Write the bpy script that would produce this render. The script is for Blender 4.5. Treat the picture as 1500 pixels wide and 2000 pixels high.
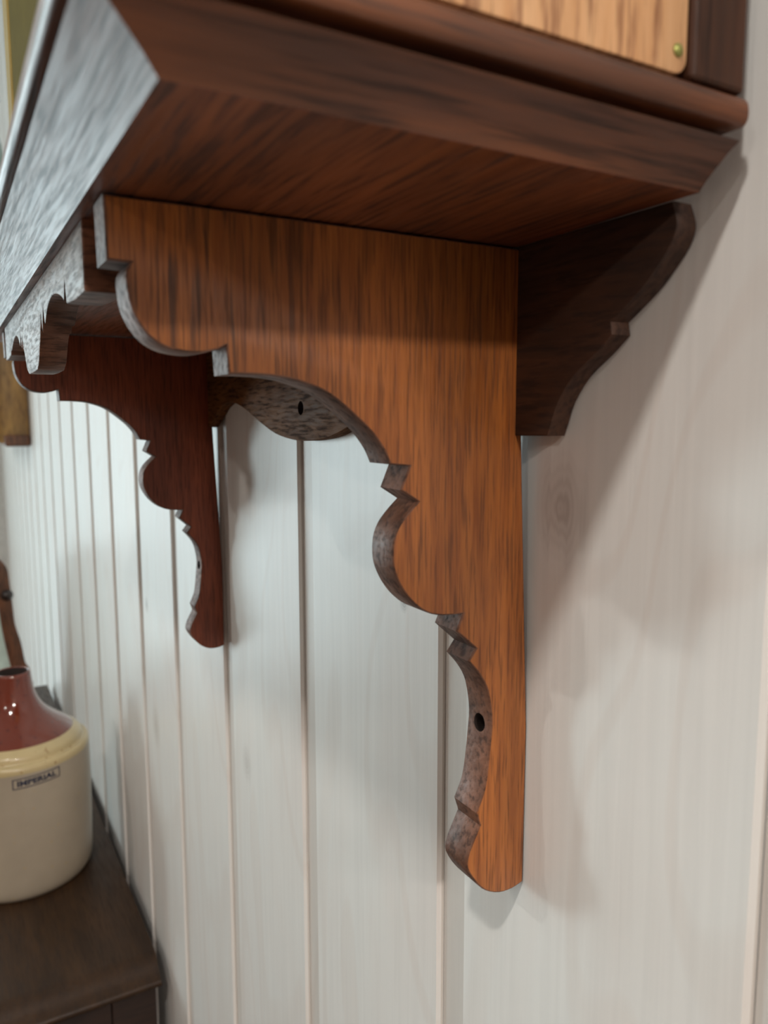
import bpy, bmesh, math, random
from mathutils import Vector, Matrix
random.seed(7)
for o in list(bpy.data.objects):
    bpy.data.objects.remove(o, do_unlink=True)
S = bpy.context.scene
COL = S.collection
R = math.radians

# ------------------------------------------------------------------ camera
cam_d = bpy.data.cameras.new('camera')
cam = bpy.data.objects.new('camera', cam_d)
COL.objects.link(cam)
YAW, PITCH, ROLL = R(29.592), R(6.846), R(-0.142)
Fw = Vector((math.cos(YAW) * math.cos(PITCH), -math.sin(YAW) * math.cos(PITCH), -math.sin(PITCH)))
Rt = Vector((-math.sin(YAW), -math.cos(YAW), 0))
Up = Rt.cross(Fw)
Rt, Up = Rt * math.cos(ROLL) + Up * math.sin(ROLL), Up * math.cos(ROLL) - Rt * math.sin(ROLL)
M3 = Matrix((Rt, Up, -Fw)).transposed()
cam.matrix_world = Matrix.Translation((0, 0.2, 1.38)) @ M3.to_4x4()
cam_d.sensor_fit = 'HORIZONTAL'
cam_d.sensor_width = 36
cam_d.lens = 1514.36 / 1500 * 36
cam_d.clip_start = 0.01
cam_d.dof.use_dof = True
cam_d.dof.focus_distance = 0.37
cam_d.dof.aperture_fstop = 16
S.camera = cam
S.cycles.max_bounces = 6
S.cycles.diffuse_bounces = 3
S.cycles.glossy_bounces = 3

# ------------------------------------------------------------------ world, lights, exposure
W = bpy.data.worlds.new('daylight')
S.world = W
W.use_nodes = True
W.node_tree.nodes['Background'].inputs['Color'].default_value = (0.72, 0.9, 1.0, 1)
W.node_tree.nodes['Background'].inputs['Strength'].default_value = 1.0
S.view_settings.view_transform = 'Standard'
S.view_settings.look = 'None'
S.view_settings.gamma = 1
S.view_settings.use_curve_mapping = False
S.view_settings.exposure = -0.02

def area_light(name, loc, aim, size, power, color, shape='DISK', size_y=None):
    d = bpy.data.lights.new(name, 'AREA')
    d.shape = shape
    d.size = size
    if size_y:
        d.size_y = size_y
    d.energy = power
    d.color = color
    o = bpy.data.objects.new(name, d)
    COL.objects.link(o)
    o.location = loc
    o.rotation_euler = (Vector(aim) - Vector(loc)).to_track_quat('-Z', 'Y').to_euler()
    return o

ZC = 2.5          # ceiling
X0, X1, Y1 = -3.0, 3.45, 3.0
DAY = (0.80, 0.97, 1.0)
# daylight by the far window; the corner one is added for the shelf-front reflection
area_light('daylight_far_window', (X1 + 0.10, 2.3, 1.32), (0, 2.3, 1.32), 0.52, 55, DAY, 'RECTANGLE', 0.85)
area_light('added_corner_daylight', (X1 + 0.10, 1.15, 1.1), (0, 1.15, 1.1), 1.2, 21, DAY, 'RECTANGLE', 2.05)
LAMPS = [  # x, y, power, colour; the last three are added fill
    (-0.38, 0.80, 15, (1.0, 0.95, 0.89)),
    (-2.10, 0.42, 54, (1.0, 0.92, 0.85)),
    (1.10, 1.75, 8, (1.0, 0.95, 0.89)),
    (-0.9, 2.35, 11, (1.0, 0.93, 0.87)),
    (2.75, 1.20, 5, (1.0, 0.96, 0.92)),
]

# ------------------------------------------------------------------ helpers
def srgb(r, g, b):
    f = lambda c: (c / 255 / 12.92) if c / 255 <= 0.04045 else ((c / 255 + 0.055) / 1.055) ** 2.4
    return (f(r), f(g), f(b), 1)

def link(name, me, mats, parent=None, loc=None):
    o = bpy.data.objects.new(name, me)
    for m in (mats if isinstance(mats, (list, tuple)) else [mats]):
        me.materials.append(m)
    COL.objects.link(o)
    if parent:
        o.parent = parent
    if loc:
        o.location = loc
    return o

def empty(name, loc, label, cat, group=None):
    o = bpy.data.objects.new(name, None)
    COL.objects.link(o)
    o.empty_display_size = 0.05
    o.location = loc
    tag(o, label, cat, group)
    return o

def tag(o, label=None, cat=None, group=None, kind=None):
    if label: o['label'] = label
    if cat: o['category'] = cat
    if group: o['group'] = group
    if kind: o['kind'] = kind
    return o

def finish(bm, name, smooth=None):
    bmesh.ops.recalc_face_normals(bm, faces=bm.faces)
    me = bpy.data.meshes.new(name)
    bm.to_mesh(me)
    bm.free()
    if smooth is not None:
        for p in me.polygons:
            p.use_smooth = True
        me.set_sharp_from_angle(angle=R(smooth))
    return me

def box_bm(x0, x1, y0, y1, z0, z1, bev=0.0, seg=2, bm=None):
    b = bmesh.new()
    bmesh.ops.create_cube(b, size=1)
    for v in b.verts:
        v.co = Vector(((x0 + x1) / 2 + v.co.x * (x1 - x0), (y0 + y1) / 2 + v.co.y * (y1 - y0), (z0 + z1) / 2 + v.co.z * (z1 - z0)))
    if bev:
        bmesh.ops.bevel(b, geom=b.edges[:], offset=bev, segments=seg, affect='EDGES', profile=0.5)
    if bm is None:
        return b
    me = bpy.data.meshes.new('t'); b.to_mesh(me); b.free(); bm.from_mesh(me); bpy.data.meshes.remove(me)
    return bm

def box(name, ext, mat, parent=None, bev=0.0, base=(0, 0, 0), smooth=None, seg=2):
    x0, x1, y0, y1, z0, z1 = ext
    return link(name, finish(box_bm(x0 - base[0], x1 - base[0], y0 - base[1], y1 - base[1], z0 - base[2], z1 - base[2], bev, seg), name, smooth), mat, parent)

def crv(pts, n=5):
    """Catmull-Rom through pts"""
    out = []
    P = [pts[0]] + list(pts) + [pts[-1]]
    for i in range(1, len(P) - 2):
        p0, p1, p2, p3 = P[i - 1], P[i], P[i + 1], P[i + 2]
        for k in range(n):
            t = k / n
            out.append(tuple(0.5 * (2 * b + (c - a) * t + (2 * a - 5 * b + 4 * c - d) * t * t + (3 * b - a - 3 * c + d) * t ** 3)
                             for a, b, c, d in zip(p0, p1, p2, p3)))
    out.append(tuple(pts[-1]))
    return out

def path(*segs):
    out = []
    for s in segs:
        for p in s:
            if not out or (abs(p[0] - out[-1][0]) + abs(p[1] - out[-1][1])) > 1e-5:
                out.append(p)
    return out

def prism(poly, axis, a, b, bev=0.0007, edge_slot=0):
    """extrude a 2-D polygon from a to b along an axis; side faces may take a second material slot"""
    def put(p, t):
        if axis == 'x': return (t, p[0], p[1])
        if axis == 'y': return (p[0], t, p[1])
        return (p[0], p[1], t)
    bm = bmesh.new()
    va = [bm.verts.new(put(p, a)) for p in poly]
    vb = [bm.verts.new(put(p, b)) for p in poly]
    fa = bm.faces.new(va); fb = bm.faces.new(vb[::-1])
    n = len(poly)
    for i in range(n):
        f = bm.faces.new((va[i], vb[i], vb[(i + 1) % n], va[(i + 1) % n]))
        f.material_index = edge_slot
    bmesh.ops.recalc_face_normals(bm, faces=bm.faces)
    if bev:
        ed = [e for e in bm.edges if (fa in e.link_faces or fb in e.link_faces)]
        bmesh.ops.bevel(bm, geom=ed, offset=bev, segments=2, affect='EDGES', profile=0.5, clamp_overlap=True, material=edge_slot)
    return bm

def lathe(prof, n=72, close=False):
    bm = bmesh.new()
    rings = []
    for r, z in prof:
        if r < 1e-6:
            rings.append([bm.verts.new((0, 0, z))])
        else:
            rings.append([bm.verts.new((r * math.cos(2 * math.pi * k / n), r * math.sin(2 * math.pi * k / n), z)) for k in range(n)])
    for A, B in zip(rings[:-1], rings[1:]):
        for k in range(n):
            a0, a1 = A[k % len(A)], A[(k + 1) % len(A)]
            b0, b1 = B[k % len(B)], B[(k + 1) % len(B)]
            vs = []
            for v in (a0, a1, b1, b0):
                if v not in vs: vs.append(v)
            if len(vs) >= 3: bm.faces.new(vs)
    return bm

def cut(o, cutters):
    """boolean-subtract closed bmeshes from a mesh object, applied at once"""
    for cb in cutters:
        cm = finish(cb, 'cut')
        co = bpy.data.objects.new('cut', cm); COL.objects.link(co)
        if o.parent: co.parent = o.parent
        md = o.modifiers.new('b', 'BOOLEAN'); md.operation = 'DIFFERENCE'; md.object = co; md.solver = 'EXACT'
        bpy.context.view_layer.update()
        dg = bpy.context.evaluated_depsgraph_get()
        nm = bpy.data.meshes.new_from_object(o.evaluated_get(dg))
        o.modifiers.clear()
        old = o.data; o.data = nm; nm.name = old.name; bpy.data.meshes.remove(old)
        bpy.data.objects.remove(co, do_unlink=True)

def cyl_bm(p, d, r, l, n=20, squash=1.0):
    bm = bmesh.new(); hole_slot = 2
    bmesh.ops.create_cone(bm, cap_ends=True, segments=n, radius1=r, radius2=r, depth=l)
    q = Vector(d).to_track_quat('Z', 'Y').to_matrix().to_4x4()
    for f in bm.faces: f.material_index = hole_slot
    bmesh.ops.transform(bm, matrix=Matrix.Translation(p) @ q @ Matrix.Diagonal((squash, 1, 1, 1)), verts=bm.verts)
    return bm

# ------------------------------------------------------------------ materials
class N:
    def __init__(s, name):
        s.m = bpy.data.materials.new(name); s.m.use_nodes = True
        s.t = s.m.node_tree; s.b = s.t.nodes['Principled BSDF']
    def n(s, typ, **kw):
        x = s.t.nodes.new(typ)
        for k, v in kw.items():
            if k in x.inputs: x.inputs[k].default_value = v
            else: setattr(x, k, v)
        return x
    def l(s, a, b): s.t.links.new(a, b)
    def coord(s, scale, loc=(0, 0, 0)):
        c = s.n('ShaderNodeTexCoord'); mp = s.n('ShaderNodeMapping')
        mp.inputs['Scale'].default_value = scale; mp.inputs['Location'].default_value = loc
        s.l(c.outputs['Object'], mp.inputs['Vector']); return mp.outputs['Vector']
    def noise(s, vec, scale=1, detail=3, rough=0.5, dist=0.0):
        x = s.n('ShaderNodeTexNoise'); x.inputs['Scale'].default_value = scale; x.inputs['Detail'].default_value = detail
        x.inputs['Roughness'].default_value = rough; x.inputs['Distortion'].default_value = dist
        s.l(vec, x.inputs['Vector']); return x.outputs['Fac']
    def ramp(s, fac, stops):
        x = s.n('ShaderNodeValToRGB'); e = x.color_ramp.elements
        while len(e) < len(stops): e.new(0.5)
        for el, (p, c) in zip(e, stops):
            el.position = p; el.color = c if len(c) == 4 else (*c, 1)
        s.l(fac, x.inputs['Fac']); return x.outputs['Color']
    def mix(s, fac, a, b, mode='MIX'):
        x = s.n('ShaderNodeMix'); x.data_type = 'RGBA'; x.blend_type = mode
        for sock, v in ((x.inputs['Factor'], fac), (x.inputs['A'], a), (x.inputs['B'], b)):
            if hasattr(v, 'is_linked'): s.l(v, sock)
            else: sock.default_value = v
        return x.outputs['Result']
    def bump(s, h, strength, dist):
        x = s.n('ShaderNodeBump'); x.inputs['Strength'].default_value = strength; x.inputs['Distance'].default_value = dist
        s.l(h, x.inputs['Height']); s.l(x.outputs['Normal'], s.b.inputs['Normal'])

def g(v): return (v, v, v, 1)

def wood(name, light, mid, dark, axis, fine=(420, 26), pore=(620, 30), rough=0.38, pore_amt=0.75, coat=0.15, bump=0.25, seed=0.0, patch=0.35, streak=0.0):
    k = N(name)
    def sc(ac, al): return tuple(al if a == axis else ac for a in 'xyz')
    v1 = k.coord(sc(*fine), (seed, seed, seed)); v2 = k.coord(sc(*pore), (seed + 3, 1, seed)); v3 = k.coord(sc(26, 9), (seed, 5, 2))
    n1 = k.noise(v1, 1, 4, 0.6, 0.3); n2 = k.noise(v2, 1, 3, 0.55, 0.15); n3 = k.noise(v3, 1, 3, 0.5)
    c = k.ramp(n1, [(0.30, mid), (0.62, light)])
    p = k.ramp(n2, [(0.50, g(0)), (0.64, g(1))])
    pm = k.n('ShaderNodeMath', operation='MULTIPLY'); k.l(p, pm.inputs[0]); pm.inputs[1].default_value = pore_amt
    c = k.mix(pm.outputs[0], c, dark)
    if streak:          # wide early-wood streaks on the outer half of the plank
        n4 = k.noise(k.coord(sc(290, 19), (1.7, 2, 4)), 1, 2, 0.5, 0.2)
        q = k.ramp(n4, [(0.53, g(0)), (0.66, g(1))])
        tcn = k.n('ShaderNodeTexCoord'); sp = k.n('ShaderNodeSeparateXYZ'); k.l(tcn.outputs['Object'], sp.inputs[0])
        mr = k.n('ShaderNodeMapRange'); k.l(sp.outputs['Y'], mr.inputs['Value']); mr.inputs['From Min'].default_value = 0.03; mr.inputs['From Max'].default_value = 0.13
        mr.inputs['To Min'].default_value = 0.12; mr.inputs['To Max'].default_value = streak
        qm = k.n('ShaderNodeMath', operation='MULTIPLY'); k.l(q, qm.inputs[0]); k.l(mr.outputs['Result'], qm.inputs[1])
        c = k.mix(qm.outputs[0], c, tuple(v * 0.7 for v in dark[:3]) + (1,))
    b = k.ramp(n3, [(0.35, g(1 - patch)), (0.65, g(1))])
    c = k.mix(1.0, c, b, 'MULTIPLY')
    k.l(c, k.b.inputs['Base Color'])
    rr = k.ramp(n2, [(0.4, g(rough)), (0.7, g(min(1, rough + 0.25)))])
    k.l(rr, k.b.inputs['Roughness'])
    k.b.inputs['Coat Weight'].default_value = coat
    k.b.inputs['Coat Roughness'].default_value = 0.28
    inv = k.n('ShaderNodeMath', operation='SUBTRACT'); inv.inputs[0].default_value = 1; k.l(n2, inv.inputs[1])
    k.bump(inv.outputs[0], bump, 0.0008)
    return k.m

OAK_L, OAK_M, OAK_D = srgb(184, 110, 50), srgb(150, 83, 36), srgb(84, 47, 23)
m_oak = wood('oak_varnished', OAK_L, OAK_M, OAK_D, 'z', fine=(330, 18), pore=(900, 46), seed=0.0, pore_amt=0.55, streak=0.8)
m_oak_shaded = wood('oak_varnished_shaded', srgb(160, 82, 52), srgb(128, 62, 40), srgb(72, 36, 26), 'z', fine=(330, 18), pore=(900, 46), seed=2.3, pore_amt=0.6, rough=0.45, coat=0.05)  # far bracket: same oak with its shade put into a darker, redder colour
m_edge = wood('oak_edge_stained', srgb(140, 96, 74), srgb(104, 68, 50), srgb(50, 36, 30), 'y', fine=(160, 60), pore=(420, 90), rough=0.5, pore_amt=0.6, coat=0.06, bump=0.35, patch=0.55)
m_mould = wood('oak_moulding_side', srgb(140, 80, 42), srgb(102, 55, 29), srgb(50, 28, 17), 'y', fine=(180, 14), pore=(420, 24), rough=0.42, pore_amt=0.6, coat=0.1, bump=0.2, patch=0.55)
m_front = wood('oak_moulding_front', srgb(128, 80, 52), srgb(96, 58, 38), srgb(40, 27, 20), 'x', fine=(300, 16), pore=(900, 34), rough=0.32, pore_amt=0.75, coat=0.35, bump=0.3, patch=0.3)
m_under = wood('oak_shelf_underside', srgb(150, 84, 46), srgb(116, 60, 32), srgb(52, 26, 16), 'x', fine=(210, 18), pore=(420, 30), rough=0.42, pore_amt=0.65, coat=0.1, bump=0.2, patch=0.4)
m_back = wood('oak_back_board', srgb(134, 88, 46), srgb(100, 62, 31), srgb(52, 33, 20), 'x', fine=(260, 40), pore=(520, 70), rough=0.62, pore_amt=0.75, coat=0.0, bump=0.3, patch=0.45)
m_ear = wood('oak_ear_shaded', srgb(86, 54, 36), srgb(62, 38, 26), srgb(30, 20, 15), 'x', fine=(200, 24), pore=(420, 50), rough=0.6, pore_amt=0.5, coat=0.0, bump=0.2, patch=0.45)
m_apron = wood('oak_apron', srgb(126, 94, 70), srgb(100, 72, 52), srgb(50, 36, 28), 'x', fine=(300, 60), pore=(600, 90), rough=0.46, pore_amt=0.55, coat=0.1, bump=0.3)
m_panel = wood('oak_pale_panel', srgb(240, 190, 140), srgb(220, 162, 110), srgb(140, 84, 50), 'z', fine=(200, 16), pore=(380, 34), rough=0.42, pore_amt=0.75, coat=0.1, bump=0.15, patch=0.2)
m_dark = wood('dark_walnut', srgb(48, 31, 24), srgb(36, 23, 18), srgb(20, 14, 12), 'y', fine=(120, 14), pore=(320, 24), rough=0.34, pore_amt=0.5, coat=0.3, bump=0.12)
m_darkv = wood('dark_walnut_upright', srgb(84, 50, 32), srgb(60, 36, 24), srgb(28, 18, 13), 'z', fine=(160, 14), pore=(320, 24), rough=0.45, pore_amt=0.5, coat=0.05, bump=0.12)
m_mirwood = wood('brown_carved_wood', srgb(134, 86, 58), srgb(104, 64, 42), srgb(36, 24, 18), 'z', fine=(120, 20), pore=(300, 30), rough=0.36, coat=0.2)
m_top = wood('dresser_top_wood', srgb(62, 42, 25), srgb(48, 32, 20), srgb(28, 20, 14), 'x', fine=(90, 12), pore=(400, 30), rough=0.36, pore_amt=0.35, coat=0.0, bump=0.08, patch=0.25)

m_top.node_tree.nodes['Principled BSDF'].inputs['Specular IOR Level'].default_value = 0.3
m_back.node_tree.nodes['Principled BSDF'].inputs['Specular IOR Level'].default_value = 0.15
m_darkv.node_tree.nodes['Principled BSDF'].inputs['Specular IOR Level'].default_value = 0.25
m_edge.node_tree.nodes['Principled BSDF'].inputs['Specular IOR Level'].default_value = 0.3

def plain(name, col, rough=0.5, metal=0.0, **kw):
    k = N(name)
    v = k.coord((40, 40, 40)); n = k.noise(v, 1, 3)
    c = k.ramp(n, [(0.3, tuple(x * 0.85 for x in col[:3]) + (1,)), (0.7, col)])
    k.l(c, k.b.inputs['Base Color'])
    k.b.inputs['Roughness'].default_value = rough; k.b.inputs['Metallic'].default_value = metal
    for a, b in kw.items(): k.b.inputs[a.replace('_', ' ')].default_value = b
    return k.m

KNOTS = [(0.2185, 1.3465, 0.015, 0.60), (0.5790, 1.1020, 0.012, 0.35), (0.3320, 1.2875, 0.0045, 0.9), (0.925, 1.161, 0.008, 0.95), (0.90, 1.02, 0.02, 0.45)]
def paint(name, base, warm, knots=()):
    k = N(name)
    v = k.coord((170, 60, 5)); v2 = k.coord((9, 9, 2.2)); v3 = k.coord((700, 300, 12))
    n1 = k.noise(v, 1, 4, 0.6, 0.6); n2 = k.noise(v2, 1, 3, 0.55, 0.8); n3 = k.noise(v3, 1, 2)
    c = k.ramp(n2, [(0.36, warm), (0.62, base)])
    gr = k.ramp(n1, [(0.30, g(0.945)), (0.60, g(1.0))])
    c = k.mix(1.0, c, gr, 'MULTIPLY')
    # faint cathedral grain lines showing through the paint
    n5 = k.noise(k.coord((7, 7, 1.1), (3, 0, 1)), 1, 2, 0.4, 0.6)
    m5 = k.n('ShaderNodeMath', operation='MULTIPLY'); k.l(n5, m5.inputs[0]); m5.inputs[1].default_value = 75.0
    s5 = k.n('ShaderNodeMath', operation='SINE'); k.l(m5.outputs[0], s5.inputs[0])
    l5 = k.ramp(s5.outputs[0], [(0.70, g(1.0)), (0.97, (0.97, 0.95, 0.94, 1))])
    c = k.mix(1.0, c, l5, 'MULTIPLY')
    gm = k.n('ShaderNodeNewGeometry')
    for x, z, r, amt in knots:
        sub = k.n('ShaderNodeVectorMath', operation='SUBTRACT'); k.l(gm.outputs['Position'], sub.inputs[0]); sub.inputs[1].default_value = (x, 0, z)
        mul = k.n('ShaderNodeVectorMath', operation='MULTIPLY'); k.l(sub.outputs[0], mul.inputs[0]); mul.inputs[1].default_value = (1.15, 0, 0.8)
        ln = k.n('ShaderNodeVectorMath', operation='LENGTH'); k.l(mul.outputs[0], ln.inputs[0])
        nz = k.n('ShaderNodeMath', operation='MULTIPLY_ADD'); k.l(n1, nz.inputs[0]); nz.inputs[1].default_value = r * 0.8; k.l(ln.outputs['Value'], nz.inputs[2])
        rg = k.n('ShaderNodeMath', operation='SINE'); ms = k.n('ShaderNodeMath', operation='MULTIPLY'); k.l(nz.outputs[0], ms.inputs[0]); ms.inputs[1].default_value = 22.0 / r
        k.l(ms.outputs[0], rg.inputs[0])
        fall = k.n('ShaderNodeMapRange'); k.l(nz.outputs[0], fall.inputs['Value']); fall.inputs['From Min'].default_value = r * 1.6; fall.inputs['From Max'].default_value = r * 0.35
        ring = k.n('ShaderNodeMath', operation='MULTIPLY_ADD'); k.l(rg.outputs[0], ring.inputs[0]); ring.inputs[1].default_value = 0.18; ring.inputs[2].default_value = 0.72
        fm = k.n('ShaderNodeMath', operation='MULTIPLY'); k.l(fall.outputs['Result'], fm.inputs[0]); k.l(ring.outputs[0], fm.inputs[1])
        fa = k.n('ShaderNodeMath', operation='MULTIPLY'); k.l(fm.outputs[0], fa.inputs[0]); fa.inputs[1].default_value = amt
        c = k.mix(fa.outputs[0], c, srgb(120, 108, 98))
    k.l(c, k.b.inputs['Base Color'])
    k.b.inputs['Roughness'].default_value = 0.36
    add = k.n('ShaderNodeMath', operation='ADD'); k.l(n1, add.inputs[0]); k.l(n3, add.inputs[1])
    k.bump(add.outputs[0], 0.10, 0.0006)
    return k.m
m_paint = paint('whitewashed_board', (0.80, 0.80, 0.77, 1), (0.78, 0.74, 0.70, 1))
m_knotty = paint('whitewashed_knotty_board', (0.80, 0.80, 0.77, 1), (0.78, 0.74, 0.70, 1), KNOTS)
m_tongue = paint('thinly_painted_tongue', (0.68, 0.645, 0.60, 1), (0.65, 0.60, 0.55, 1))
m_rawedge = plain('bare_pine_edge', srgb(206, 170, 120), 0.6)
m_plaster = plain('white_plaster', (0.78, 0.78, 0.75, 1), 0.8)
m_sage = plain('dusty_rose_plaster', srgb(150, 136, 128), 0.8)
m_floor = wood('floor_wood', srgb(92, 66, 46), srgb(74, 52, 36), srgb(44, 30, 20), 'x', fine=(40, 4), pore=(160, 10), rough=0.45)
m_white = plain('white_gloss_paint', (0.8, 0.8, 0.78, 1), 0.35)
m_olive = plain('olive_paint', srgb(104, 92, 30), 0.85, 0.0, Specular_IOR_Level=0.15)
m_olive2 = plain('pale_olive_edge', srgb(170, 148, 84), 0.6, 0.0, Specular_IOR_Level=0.3)
m_hole = plain('dark_recess_shade', srgb(44, 32, 27), 0.9)  # shade of the recesses put into the colour
m_brass = plain('green_brass', srgb(150, 150, 84), 0.4, 0.6)

# ------------------------------------------------------------------ room shell
def struct(o): o['kind'] = 'structure'; return o
TH = 0.12
struct(box('floor', (X0, X1, -0.02, Y1, -0.1, 0), m_floor))
struct(box('ceiling', (X0, X1, -0.02, Y1, ZC, ZC + 0.1), m_plaster))
struct(box('wall_left', (X0, X1, Y1, Y1 + TH, 0, ZC), m_sage))
struct(box('wall_back', (X0 - TH, X0, -0.02, Y1 + TH, 0, ZC), m_sage))
# end wall: two openings, the tall one added so the shelf front reflects light
WIN = [(2.02, 2.58, 0.85, 1.78), (0.52, 1.78, 0.06, 2.15)]
bm = bmesh.new()
ys = [-0.02, 0.52, 1.78, 2.02, 2.58, Y1 + TH]
for ya, yb in zip(ys[:-1], ys[1:]):
    w = [q for q in WIN if abs(q[0] - ya) < 1e-6]
    if w:
        box_bm(X1, X1 + TH, ya, yb, 0, w[0][2], bm=bm); box_bm(X1, X1 + TH, ya, yb, w[0][3], ZC, bm=bm)
    else:
        box_bm(X1, X1 + TH, ya, yb, 0, ZC, bm=bm)
struct(link('wall_end', finish(bm, 'wall_end'), m_plaster))
kg = N('window_glass')
tr = kg.n('ShaderNodeBsdfTransparent'); gl = kg.n('ShaderNodeBsdfGlossy'); gl.inputs['Roughness'].default_value = 0.03
mx = kg.n('ShaderNodeMixShader'); mx.inputs[0].default_value = 0.06
kg.l(tr.outputs[0], mx.inputs[1]); kg.l(gl.outputs[0], mx.inputs[2])
kg.l(mx.outputs[0], kg.t.nodes['Material Output'].inputs['Surface'])
for i, (ya, yb, za, zb) in enumerate(WIN):
    bm = bmesh.new(); t = 0.035
    for e in ((ya, ya + t, za, zb), (yb - t, yb, za, zb), (ya + t, yb - t, za, za + t), (ya + t, yb - t, zb - t, zb)):
        box_bm(X1 + 0.02, X1 + 0.07, e[0], e[1], e[2], e[3], 0.003, bm=bm)
    wo = struct(link('window_%d' % (i + 1), finish(bm, 'window_frame'), m_white))
    box('pane', (X1 + 0.043, X1 + 0.047, ya + t, yb - t, za + t, zb - t), kg.m, wo)
    box('window_sill', (X1 - 0.05, X1 + 0.02, ya - 0.03, yb + 0.03, za - 0.03, za), m_white, wo, 0.004)

# boarded wall: every board its own object
PITCHB, GRV, GD, BT = 0.1665, 0.0200, 0.0032, 0.018
wall = struct(box('wall_right', (X0, X1, -BT - 0.1, -BT, 0, ZC), m_plaster))
c = 0.0017
W_ = PITCHB
prof = [(0, -BT), (0, -GD), (0, -c), (c, 0), (W_ - GRV - c, 0), (W_ - GRV, -c), (W_ - GRV, -GD), (W_ - 0.0006, -GD), (W_ - 0.0006, -BT)]
bm = bmesh.new()
vb = [bm.verts.new((x, y, 0)) for x, y in prof]; vt = [bm.verts.new((x, y, ZC)) for x, y in prof]
for i in range(len(prof)):
    j = (i + 1) % len(prof)
    f = bm.faces.new((vb[i], vb[j], vt[j], vt[i]))
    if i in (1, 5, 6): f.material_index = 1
bm.faces.new(vb[::-1]); bm.faces.new(vt)
board_me = finish(bm, 'board')
board_kn = board_me.copy()
for m in (m_paint, m_tongue): board_me.materials.append(m)
for m in (m_knotty, m_tongue): board_kn.materials.append(m)
GROOVE0 = 0.1220 + GRV / 2          # far edge of one groove: a board starts here
k0 = math.ceil((X0 - GROOVE0) / PITCHB); k1 = int((X1 - GROOVE0) / PITCHB)
for k in range(k0, k1):
    o = bpy.data.objects.new('board', board_kn if 0 <= k <= 5 else board_me); COL.objects.link(o); o.parent = wall
    o.location = (GROOVE0 + k * PITCHB, 0, 0)
xa = GROOVE0 + k1 * PITCHB
box('board', (xa, X1, -BT, 0, 0, ZC), m_paint, wall)
box('board', (X0, GROOVE0 + k0 * PITCHB, -BT, 0, 0, ZC), m_paint, wall)

# ------------------------------------------------------------------ wall shelf
XB, TB, XB2 = 0.2345, 0.0155, 0.6275
CX = (XB + XB2 + TB) / 2
Z0 = 1.4435
SB = (CX, 0.0, 1.187)
shelf = empty('wall_shelf', SB, 'scroll-cut oak wall shelf with two notched brackets fixed to the white boards', 'shelf')

def rel(P): return [(p[0] - SB[1], p[1] - SB[2]) for p in P]
BR = path(
    [(0.0075, Z0 - 0.0008), (0.1568, Z0 - 0.0008), (0.1565, 1.4248), (0.1500, 1.4246), (0.1512, 1.4226)],
    crv([(0.1512, 1.4226), (0.1515, 1.4206), (0.1513, 1.4177), (0.1506, 1.4131), (0.1486, 1.4083), (0.1453, 1.4040), (0.1409, 1.4013), (0.1356, 1.4001), (0.1302, 1.4000), (0.1248, 1.4012)], 3),
    [(0.1222, 1.4025), (0.1217, 1.3939)],
    crv([(0.1217, 1.3939), (0.1165, 1.3940), (0.1090, 1.3938), (0.1015, 1.3930), (0.0938, 1.3909), (0.0881, 1.3885), (0.0825, 1.3848), (0.0767, 1.3801), (0.0716, 1.3755), (0.0668, 1.3694), (0.0643, 1.3642)], 3),
    [(0.0563, 1.3633), (0.0599, 1.3550), (0.0527, 1.3505)],
    crv([(0.0527, 1.3505), (0.0574, 1.3461), (0.0610, 1.3418), (0.0631, 1.3364), (0.0633, 1.3291), (0.0616, 1.3234), (0.0584, 1.3179), (0.0541, 1.3131), (0.0486, 1.3092), (0.0417, 1.3072), (0.0324, 1.3067)], 3),
    [(0.0354, 1.3003), (0.0262, 1.2922), (0.0298, 1.2877)],
    crv([(0.0298, 1.2877), (0.0249, 1.2822), (0.0211, 1.2760), (0.0192, 1.2688), (0.0183, 1.2612), (0.0189, 1.2530), (0.0200, 1.2426), (0.0216, 1.2334), (0.0253, 1.2252)], 3),
    [(0.0234, 1.2195)],
    crv([(0.0234, 1.2195), (0.0271, 1.2124), (0.0290, 1.2082), (0.0294, 1.2029), (0.0248, 1.1954), (0.0197, 1.1904), (0.0131, 1.1875), (0.0064, 1.1872), (0.0008, 1.1886)], 3),
    [(0.0004, 1.2550), (0.0058, 1.3738), (0.0075, 1.3745)])
for xb in (XB, XB2):
    o = link('bracket', finish(prism(rel(BR), 'x', xb - CX, xb + TB - CX, 0.0006, 1), 'bracket', 28), [m_oak if xb == XB else m_oak_shaded, m_edge, m_hole], shelf)
    cut(o, [cyl_bm((xb + TB * 0.50 - CX, 0.010, 1.2555 - SB[2]), (0.0, 1, 0.35), 0.0036, 0.06)])
    for p in o.data.polygons: p.use_smooth = True
    o.data.set_sharp_from_angle(angle=R(28))

# back board with ears outside the brackets and a drop in the middle
def backprof():
    ear = [(0.1575, Z0)] + crv([(0.1562, 1.4400), (0.1554, 1.4362), (0.1574, 1.4309), (0.1629, 1.4246), (0.1683, 1.4195), (0.1775, 1.4131)], 3) + \
          [(0.1804, 1.4112), (0.1796, 1.4070)] + crv([(0.1808, 1.4060), (0.1872, 1.4011), (0.1973, 1.3942), (0.2044, 1.3857), (0.2079, 1.3777), (0.2096, 1.3737)], 3) + [(0.2345, 1.3735)]
    mid = crv([(XB + TB, 1.3735), (0.2660, 1.3816), (0.2824, 1.3896), (0.3040, 1.3931), (0.3330, 1.3888), (0.3690, 1.3778), (0.3970, 1.3705), (0.4230, 1.3674), (CX, 1.3668)], 3)
    ear = [(x + 0.0068, z) if x < 0.23 else (x, z) for x, z in ear]
    half = ear + mid
    full = half + [(2 * CX - x, z) for x, z in half[::-1][1:]]
    return [(x - CX, z - SB[2]) for x, z in full]
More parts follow.
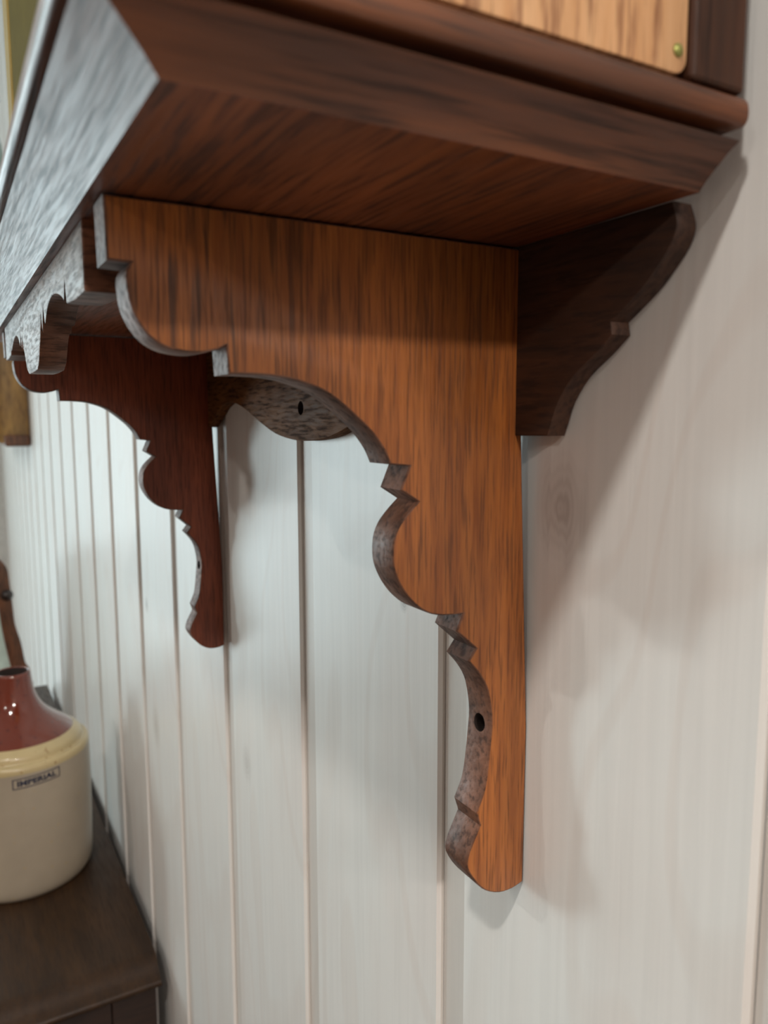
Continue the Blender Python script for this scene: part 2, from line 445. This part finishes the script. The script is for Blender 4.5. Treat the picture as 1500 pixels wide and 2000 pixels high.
bb = link('back_board', finish(prism(backprof(), 'y', 0.0004, 0.0090, 0.0005, 1), 'back_board', 28), [m_back, m_back, m_hole, m_ear], shelf)
# the middle and the ears stand between the bracket cheeks: slots keep the pieces apart
cut(bb, [box_bm(xb - CX - 0.0001, xb + TB - CX + 0.0001, -0.01, 0.02, 1.36 - SB[2], Z0 + 0.01 - SB[2]) for xb in (XB, XB2)]
    + [cyl_bm((0.0, 0.004, 1.3867 - SB[2]), (0, 1, 0), 0.0042, 0.05, 20, 1.0)])

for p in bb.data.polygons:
    if abs(p.center.x) > 0.19: p.material_index = 3          # ears get a darker copy: their shade is put into the colour
# apron between the brackets
YA = 0.1573
hp = [(0.1690, 0.0), (0.1690, 0.0225), (0.1500, 0.0227), (0.1290, 0.0215), (0.1262, 0.0128), (0.1225, 0.0195)] \
    + crv([(0.1225, 0.0195), (0.1130, 0.0165), (0.1020, 0.0143), (0.0900, 0.0132), (0.0790, 0.0142), (0.0690, 0.0172), (0.0610, 0.0218)], 3) \
    + [(0.0570, 0.0140), (0.0505, 0.0245), (0.0475, 0.0165), (0.0415, 0.0245)] \
    + crv([(0.0415, 0.0245), (0.0360, 0.0290), (0.0290, 0.0360), (0.0200, 0.0393)], 3) + [(0.0, 0.0396)]
ap = [(-s, -d) for s, d in hp] + [(s, -d) for s, d in hp[::-1][1:]]
link('apron', finish(prism([(s, Z0 - SB[2] + d) for s, d in ap], 'y', YA - 0.0125, YA, 0.0006, 1), 'apron', 28), [m_apron, m_edge], shelf)

# moulded shelf board: the profile runs round the near side, the front and the far side with mitred corners
XS, XE, YS, YBK = 0.1550, 2 * CX - 0.1550, 0.1605, 0.0089
def tray(prof, floor_z, ceil_z, name, slots):
    """loft of (flare, z) rings on a rectangle open at the back"""
    bm = bmesh.new(); rings = []
    for d, z in prof:
        fy = d * 1.22
        rings.append([bm.verts.new((x - CX, y, z - SB[2])) for x, y in ((XS - d, YBK), (XS - d, YS + fy), (XE + d, YS + fy), (XE + d, YBK))])
    for A, B in zip(rings[:-1], rings[1:]):
        for i, slot in ((0, 0), (1, 1), (2, 0), (3, 0)):
            f = bm.faces.new((A[i], A[(i + 1) % 4], B[(i + 1) % 4], B[i])); f.material_index = slot
    f = bm.faces.new(rings[0]); f.material_index = 2
    f = bm.faces.new(rings[-1]); f.material_index = 2
    return link(name, finish(bm, name, 40), slots, shelf)
lower = [(0.0, Z0)] + crv([(0.0002, Z0 + 0.0003), (0.0028, Z0 + 0.0031), (0.0060, Z0 + 0.0058), (0.0090, Z0 + 0.0082), (0.0110, Z0 + 0.0095), (0.0124, Z0 + 0.0104)], 4) + [(0.0118, 1.4541), (0.0050, 1.4541), (0.0050, 1.4570)]
tray(lower, Z0, 1.456, 'shelf_board', [m_mould, m_front, m_under])

# ------------------------------------------------------------------ cabinet standing on the shelf
CB = (CX, 0.0, 1.4570)
cab = empty('wooden_cabinet', CB, 'wooden cabinet with pale oak side panel standing on the wall shelf', 'cabinet')
upper = [(0.0060, 1.45705), (0.0130, 1.4571)] + crv([(0.0138, 1.4576), (0.0144, 1.4586), (0.0146, 1.4606), (0.0140, 1.4632), (0.0118, 1.4650)], 4)
def tray2():
    bm = bmesh.new(); rings = []
    for d, z in upper:
        fy = d * 1.22
        rings.append([bm.verts.new((x - CX, y, z - CB[2])) for x, y in ((XS - d, YBK), (XS - d, YS + fy), (XE + d, YS + fy), (XE + d, YBK))])
    for A, B in zip(rings[:-1], rings[1:]):
        for i, slot in ((0, 0), (1, 1), (2, 0), (3, 0)):
            f = bm.faces.new((A[i], A[(i + 1) % 4], B[(i + 1) % 4], B[i])); f.material_index = slot
    bm.faces.new(rings[0]); bm.faces.new(rings[-1])
    return link('base_board', finish(bm, 'base_board', 40), [m_mould, m_front], cab)
tray2()
XC, XCE = 0.1455, 2 * CX - 0.1455
ZT = 1.90
box('carcass', (XC, XCE, 0.030, 0.1320, 1.4651, ZT), m_darkv, cab, 0.001, CB)
box('back_panel', (0.1415, 2 * CX - 0.1415, 0.0095, 0.0299, 1.4651, ZT + 0.02), m_darkv, cab, 0.0012, CB)
for s in (0, 1):
    xa, xb = (0.1432, 0.1455) if s == 0 else (XCE, XCE + 0.0023)
    y0, y1, z0, z1, r = 0.0302, 0.1318, 1.4660, ZT - 0.02, 0.004
    pl = [(y0 + r * (1 - math.cos(a)), z0 + r * (1 - math.sin(a))) for a in [math.pi / 2 * k / 5 for k in range(6)]]
    poly = pl + [(y1, z0), (y1, z1), (y0, z1)]
    poly = [(y, z - CB[2]) for y, z in poly]
    po = link('side_panel', finish(prism(poly, 'x', xa - CX, xb - CX, 0.0006, 0), 'side_panel', 30), [m_panel], cab)
    px = xa if s == 0 else xb
    pm = lathe([(0, 0.0009), (0.0010, 0.0008), (0.0016, 0.0004), (0.0019, -0.001)], 20)
    bmesh.ops.transform(pm, matrix=Matrix.Translation((px - CX, 0.0337, 1.4715 - CB[2])) @ Matrix.Rotation(R(-90 if s == 0 else 90), 4, 'Y'), verts=pm.verts)
    link('pin', finish(pm, 'pin', 40), m_brass, po)
dd = box('door', (XC + 0.012, XCE - 0.0305, 0.1321, 0.1345, 1.4660, ZT - 0.01), m_olive, cab, 0.0008, CB)
for xa, xb in ((XC - 0.001, XC + 0.0115), (XCE - 0.030, XCE + 0.001)):
    box('front_edging', (xa, xb, 0.1321, 0.1362, 1.4656, ZT - 0.004), m_olive2, cab, 0.001, CB)
link('knob', finish(lathe([(0, 0.004), (0.004, 0.003), (0.005, 0.0), (0.003, -0.004)], 20), 'knob', 40), m_brass, dd, (XC + 0.03 - CX, 0.1385, 0.2)).rotation_euler = (R(-90), 0, 0)
box('cornice', (XC - 0.02, XCE + 0.02, 0.030, 0.160, ZT + 0.0205, ZT + 0.04), m_mould, cab, 0.004, CB)
box('frieze', (XC, XCE, 0.030, 0.134, ZT + 0.0002, ZT + 0.0203), m_mould, cab, 0.001, CB)

# ------------------------------------------------------------------ dresser
DZ = 0.7377
DB = (1.43, 0.0, 0.0)
dr = empty('dresser', DB, 'dark wooden dresser with moulded top against the boarded wall below the shelf', 'dresser')
DX0, DX1, DY0, DY1 = 0.868, 2.03, 0.012, 0.50
tp = [(0.012, DZ - 0.030), (0.004, DZ - 0.0285), (0.0, DZ - 0.0245), (0.001, DZ - 0.020), (0.006, DZ - 0.017), (0.012, DZ - 0.013), (0.019, DZ - 0.007), (0.027, DZ - 0.002), (0.034, DZ)]
bm = bmesh.new(); rings = []
for d, z in crv(tp, 3):
    rings.append([bm.verts.new((x - DB[0], y, z)) for x, y in ((DX0 + d, DY0), (DX0 + d, DY1 - d), (DX1 - d, DY1 - d), (DX1 - d, DY0))])
for A, B in zip(rings[:-1], rings[1:]):
    for i in range(4): bm.faces.new((A[i], A[(i + 1) % 4], B[(i + 1) % 4], B[i]))
bm.faces.new(rings[0]); bm.faces.new(rings[-1])
link('dresser_top', finish(bm, 'dresser_top', 40), m_top, dr)
box('carcass', (DX0 + 0.022, DX1 - 0.022, DY0 + 0.002, DY1 - 0.03, 0.06, DZ - 0.0302), m_dark, dr, 0.002, DB)
for yy, zz in ((DY0 + 0.002, 0.06),):
    pass
for (ya, yb, za, zb) in ((DY0 + 0.004, DY0 + 0.055, 0.06, DZ - 0.031), (DY1 - 0.085, DY1 - 0.032, 0.06, DZ - 0.031), (DY0 + 0.056, DY1 - 0.086, DZ - 0.085, DZ - 0.031), (DY0 + 0.056, DY1 - 0.086, 0.06, 0.13)):
    box('side_rail', (DX0 + 0.014, DX0 + 0.0219, ya, yb, za, zb), m_dark, dr, 0.001, DB)
for i in range(3):
    za = 0.10 + i * 0.195
    d_ = box('drawer_front', (DX0 + 0.05, DX1 - 0.05, DY1 - 0.0299, DY1 - 0.014, za, za + 0.18), m_dark, dr, 0.003, DB)
    for xk in (-0.28, 0.28):
        kb = lathe([(0, 0.030), (0.010, 0.028), (0.014, 0.021), (0.010, 0.013), (0.007, 0.0)], 18)
        bmesh.ops.transform(kb, matrix=Matrix.Translation((xk, DY1 - 0.014, za + 0.09)) @ Matrix.Rotation(R(-90), 4, 'X'), verts=kb.verts)
        link('knob', finish(kb, 'knob', 40), m_darkv, d_)
for xk, yk in ((DX0 + 0.05, DY0 + 0.03), (DX1 - 0.05, DY0 + 0.03), (DX0 + 0.05, DY1 - 0.06), (DX1 - 0.05, DY1 - 0.06)):
    box('foot', (xk - 0.025, xk + 0.025, yk - 0.025, yk + 0.025, 0.0, 0.0599), m_dark, dr, 0.004, DB)

# ------------------------------------------------------------------ stoneware jug
def glaze(name, base, spot, rough, coat, thr):
    k = N(name)
    n1 = k.noise(k.coord((18, 18, 18)), 1, 4); n2 = k.noise(k.coord((120, 120, 120)), 1, 2)
    c_ = k.ramp(n1, [(0.3, tuple(v * 0.86 for v in base[:3]) + (1,)), (0.7, base)])
    s_ = k.ramp(n2, [(thr, g(0)), (thr + 0.04, g(1))])
    c_ = k.mix(s_, c_, spot)
    k.l(c_, k.b.inputs['Base Color'])
    k.b.inputs['Roughness'].default_value = rough
    k.b.inputs['Coat Weight'].default_value = coat; k.b.inputs['Coat Roughness'].default_value = 0.05
    return k.m
m_cream = glaze('cream_stoneware', srgb(168, 155, 136), srgb(170, 150, 118), 0.38, 0.15, 0.70)
m_brown = glaze('brown_glaze', srgb(112, 46, 28), srgb(92, 36, 22), 0.12, 0.8, 0.62)
m_rim = glaze('yellowed_rim', srgb(194, 174, 130), srgb(160, 130, 88), 0.3, 0.3, 0.66)
m_ink = plain('navy_stamp_ink', srgb(36, 40, 62), 0.4)
JB = (1.17, 0.134, DZ)
jug = empty('stoneware_jug', JB, 'cream stoneware jug with brown glazed neck and blue stamp on the dresser', 'jug')
JR = 0.0955
body = [(0, 0.004), (0.078, 0.003), (0.082, 0.0), (0.0865, 0.002)] + crv([(0.0905, 0.008), (0.0930, 0.020), (0.0945, 0.060), (JR, 0.110), (JR, 0.160), (JR, 0.181)], 4)
link('body', finish(lathe(body, 96), 'body', 40), m_cream, jug)
led = crv([(JR, 0.1810), (0.0957, 0.1850), (0.0945, 0.1890), (0.0915, 0.1915), (0.0885, 0.1915), (0.0868, 0.1930), (0.0862, 0.1965), (0.0845, 0.2005), (0.0800, 0.2045), (0.0745, 0.2080)], 3)
link('shoulder_rim', finish(lathe(led, 96), 'shoulder_rim', 50), m_rim, jug)
nk = crv([(0.0745, 0.2080), (0.0740, 0.2090), (0.0640, 0.2170), (0.0530, 0.2250), (0.0430, 0.2340), (0.0345, 0.2450), (0.0285, 0.2580), (0.0255, 0.2720), (0.0240, 0.2850), (0.0236, 0.2900), (0.0224, 0.2930), (0.0206, 0.2932), (0.0192, 0.2910), (0.0186, 0.2800), (0.0185, 0.2500), (0.0300, 0.2200)], 3)
nb = lathe(nk, 96)
for f in nb.faces:          # inside of the mouth, its shade put into a dark colour
    cz = f.calc_center_median()
    if cz.z < 0.2925 and math.hypot(cz.x, cz.y) < 0.0205 and cz.z > 0.23: f.material_index = 1
link('neck', finish(nb, 'neck', 60), [m_brown, m_hole], jug)
# small loop handle on the side turned from the camera
hm = bmesh.new(); hn = 14; prev = None
for i in range(hn + 1):
    a = math.pi * i / hn
    cc = Vector((0.030 + 0.030 * math.sin(a), 0.0, 0.2415 + 0.022 * math.cos(a) + (0.004 if i == 0 else 0)))
    tdir = Vector((0.030 * math.cos(a), 0, -0.022 * math.sin(a))).normalized()
    nrm = Vector((tdir.z, 0, -tdir.x))
    ring = [hm.verts.new(cc + nrm * 0.0045 * math.cos(2 * math.pi * j / 10) + Vector((0, 0.009 * math.sin(2 * math.pi * j / 10), 0))) for j in range(10)]
    if prev:
        for j in range(10): hm.faces.new((prev[j], prev[(j + 1) % 10], ring[(j + 1) % 10], ring[j]))
    prev = ring
bmesh.ops.rotate(hm, cent=(0, 0, 0), matrix=Matrix.Rotation(R(55), 3, 'Z'), verts=hm.verts)
link('handle', finish(hm, 'handle', 60), m_brown, jug)
# printed stamp wrapped on the body
AZ0, HL = R(190.1), 0.1700
tc = bpy.data.curves.new('stamp', 'FONT'); tc.body = 'IMPERIAL'; tc.size = 0.0100; tc.align_x = 'CENTER'; tc.align_y = 'CENTER'; tc.space_character = 1.05
tc.offset = 0.0005
to = bpy.data.objects.new('stamp', tc); COL.objects.link(to)
bpy.context.view_layer.update()
tm = bpy.data.meshes.new_from_object(to.evaluated_get(bpy.context.evaluated_depsgraph_get()))
bpy.data.objects.remove(to, do_unlink=True)
xs = [v.co.x for v in tm.vertices]; sx = 0.0500 / (max(xs) - min(xs))
ysv = [v.co.y for v in tm.vertices]; yc = (max(ysv) + min(ysv)) / 2
def wrap(me):
    for v in me.vertices:
        u, h = v.co.x, v.co.y
        h += u * 0.035
        a = AZ0 + u / JR
        rr = JR + 0.00025
        v.co = (rr * math.cos(a), rr * math.sin(a), HL + h)
for v in tm.vertices: v.co = (v.co.x * sx, (v.co.y - yc) * 0.98, 0)
tb = bmesh.new(); tb.from_mesh(tm); bpy.data.meshes.remove(tm)
bmesh.ops.triangulate(tb, faces=tb.faces[:])
bmesh.ops.subdivide_edges(tb, edges=[e for e in tb.edges if e.calc_length() > 0.003], cuts=2)
tm = bpy.data.meshes.new('stamp_lettering'); tb.to_mesh(tm); tb.free()
wrap(tm)
link('stamp_lettering', tm, m_ink, jug)
fb = bmesh.new(); hw, hh, lw = 0.0304, 0.0070, 0.0013
for (x0, x1, y0, y1) in ((-hw, hw, hh - lw, hh), (-hw, hw, -hh, -hh + lw), (-hw, -hw + lw, -hh + lw, hh - lw), (hw - lw, hw, -hh + lw, hh - lw)):
    n_ = max(1, int((x1 - x0) / 0.002))
    for i in range(n_):
        xa, xb = x0 + (x1 - x0) * i / n_, x0 + (x1 - x0) * (i + 1) / n_
        fb.faces.new([fb.verts.new((p, q, 0)) for p, q in ((xa, y0), (xb, y0), (xb, y1), (xa, y1))])
fm_ = bpy.data.meshes.new('stamp_border'); fb.to_mesh(fm_); fb.free(); wrap(fm_)
link('stamp_border', fm_, m_ink, jug)

# ------------------------------------------------------------------ standing mirror at the far end of the dresser
MB_ = (1.86, 0.18, DZ)
mir = empty('standing_frame', MB_, 'small carved wooden frame with pale green glass standing behind the jug', 'frame')
side = crv([(0.1245, 0.0), (0.1240, 0.045), (0.1215, 0.085), (0.1120, 0.105), (0.1060, 0.150), (0.0960, 0.195), (0.0935, 0.235), (0.0900, 0.285), (0.0850, 0.325), (0.0600, 0.350), (0.0, 0.362)], 4)
inner = crv([(0.0900, 0.020), (0.0890, 0.060), (0.0820, 0.100), (0.0740, 0.150), (0.0680, 0.200), (0.0640, 0.250), (0.0560, 0.290), (0.0350, 0.312), (0.0, 0.320)], 4)
# two mirrored frame sides with an opening between them
for s in (1, -1):
    bm = prism([(s * p[0], p[1]) for p in path(side, inner[::-1])], 'x', -0.010, 0.010, 0.002, 0)
    link('frame_side', finish(bm, 'frame_side', 35), m_mirwood, mir)
box('base_rail', (-0.010, 0.010, -0.0895, 0.0895, 0.0, 0.0198), m_mirwood, mir, 0.002)
m_glass = plain('pale_green_glass', (0.70, 0.86, 0.78, 1), 0.2)
gp = [(p[0], p[1]) for p in inner] + [(-p[0], p[1]) for p in inner[::-1][1:]]
gp = [(y * 0.999, z) for y, z in gp]
link('glass_pane', finish(prism(gp, 'x', 0.001, 0.004, 0, 0), 'glass_pane'), m_glass, mir)
for s in (1, -1):
    for z_, r_ in ((0.055, 0.016), (0.262, 0.013)):
        bm = lathe([(0, 0.010), (r_ * 0.5, 0.008), (r_, 0.0), (r_, -0.002), (0, -0.002)], 20)
        bmesh.ops.transform(bm, matrix=Matrix.Translation((-0.0101, s * (0.110 if z_ < 0.1 else 0.083), z_)) @ Matrix.Rotation(R(-90), 4, 'Y'), verts=bm.verts)
        link('rosette', finish(bm, 'rosette', 50), m_dark, mir)

# ------------------------------------------------------------------ things on the wall further on
m_gold = wood('gilded_wood', srgb(172, 130, 62), srgb(136, 96, 42), srgb(70, 44, 22), 'z', fine=(40, 16), pore=(120, 30), rough=0.35, coat=0.3, pore_amt=0.4)
GB = (2.5, 0.0, 1.318)
gf = empty('gilded_frame', GB, 'gilded brown wooden frame hanging on the boarded wall beyond the shelf', 'picture frame')
prof_g = crv([(0.002, 0.0), (0.050, 0.0), (0.075, 0.006), (0.082, 0.020), (0.070, 0.034), (0.078, 0.050), (0.066, 0.068), (0.050, 0.080), (0.040, 0.088)], 3) + [(0.002, 0.088)]
# horizontal members (profile in y,z along x) and upright members (profile in y,x along z)
gx0, gx1, gz1 = -0.30, 0.30, 0.52
def member(p0, p1, inner_dir, name, mat):
    bm = bmesh.new(); L = (Vector(p1) - Vector(p0)); ax = L.normalized(); ind = Vector(inner_dir)
    A = [bm.verts.new(Vector(p0) + Vector((0, y, 0)) + ind * h + ax * h) for y, h in prof_g]
    B = [bm.verts.new(Vector(p1) + Vector((0, y, 0)) + ind * h - ax * h) for y, h in prof_g]
    n_ = len(A)
    bm.faces.new(A); bm.faces.new(B[::-1])
    for i in range(n_): bm.faces.new((A[i], A[(i + 1) % n_], B[(i + 1) % n_], B[i]))
    return link(name, finish(bm, name, 40), mat, gf)
member((gx0, 0, 0), (gx1, 0, 0), (0, 0, 1), 'frame_rail', m_mirwood)
member((gx0, 0, gz1), (gx1, 0, gz1), (0, 0, -1), 'frame_rail', m_gold)
member((gx0, 0, 0), (gx0, 0, gz1), (1, 0, 0), 'frame_stile', m_gold)
member((gx1, 0, 0), (gx1, 0, gz1), (-1, 0, 0), 'frame_stile', m_gold)
box('bottom_moulding', (gx0 - 0.006, gx1 + 0.006, 0.001, 0.062, -0.006, 0.024), m_mirwood, gf, 0.006)
box('picture', (gx0 + 0.0885, gx1 - 0.0885, 0.004, 0.010, 0.0885, gz1 - 0.0885), plain('faded_picture', srgb(150, 160, 130), 0.6), gf)

m_mint = plain('mint_glass', (0.72, 0.88, 0.80, 1), 0.12, 0.0, Transmission_Weight=0.5)
m_clear = plain('clear_crystal', (0.92, 0.97, 0.98, 1), 0.05, 0.0, Transmission_Weight=0.6)
PB = (2.0, 0.125, 1.93)
pd = empty('pendant_lamp', PB, 'pale green glass pendant shade with crystal beads near the upper picture edge', 'lamp')
link('shade', finish(lathe(crv([(0.088, 0.0), (0.086, 0.03), (0.078, 0.07), (0.060, 0.11), (0.035, 0.135), (0.02, 0.14), (0.018, 0.138), (0.034, 0.131), (0.058, 0.106), (0.075, 0.068), (0.083, 0.03), (0.085, 0.0), (0.088, 0.0)], 3), 48), 'shade', 50), m_mint, pd)
for i in range(20):
    a = 2 * math.pi * i / 20
    bd = bmesh.new(); bmesh.ops.create_icosphere(bd, subdivisions=2, radius=0.009)
    bmesh.ops.translate(bd, vec=(0.075 * math.cos(a), 0.075 * math.sin(a), 0.155), verts=bd.verts)
    link('bead', finish(bd, 'bead', 60), m_clear, pd)
link('bead_ring', finish(lathe([(0.072, 0.145), (0.078, 0.145), (0.078, 0.149), (0.072, 0.149), (0.072, 0.145)], 40), 'bead_ring', 30), m_brass, pd)
link('stem', finish(lathe([(0, 0.10), (0.006, 0.10), (0.006, ZC - PB[2] - 0.02), (0.03, ZC - PB[2] - 0.015), (0.03, ZC - PB[2] - 0.0005), (0, ZC - PB[2] - 0.0005)], 20), 'stem', 40), m_brass, pd)

# ------------------------------------------------------------------ ceiling lamps (out of view; the last three are added as fill)
ke = N('lamp_diffuser'); ke.b.inputs['Base Color'].default_value = (0.9, 0.88, 0.84, 1); ke.b.inputs['Roughness'].default_value = 0.5
for i, (x, y, p, col) in enumerate(LAMPS):
    names = ['over the camera', 'at the rear of the room', 'in mid room, added as fill', 'by the left wall, added as fill', 'near the windows, added as fill']
    lp = empty('ceiling_lamp', (x, y, ZC), 'round white ceiling lamp ' + names[i], 'lamp', 'ceiling lamps of the room')
    hs = 3.0 if i == 1 else 1.0          # the rear lamp is a wide one
    link('housing', finish(lathe([(r_ * hs, z_) for r_, z_ in ((0.0, -0.0005), (0.075, -0.0005), (0.075, -0.012), (0.055, -0.016), (0.052, -0.010), (0.0, -0.010))], 32), 'housing', 40), m_white, lp)
    al = area_light('lamp_light', (x, y, ZC - 0.018), (x, y, 0), 0.10 * hs, p, col)
    al.parent = lp; al.location = (0, 0, -0.018)
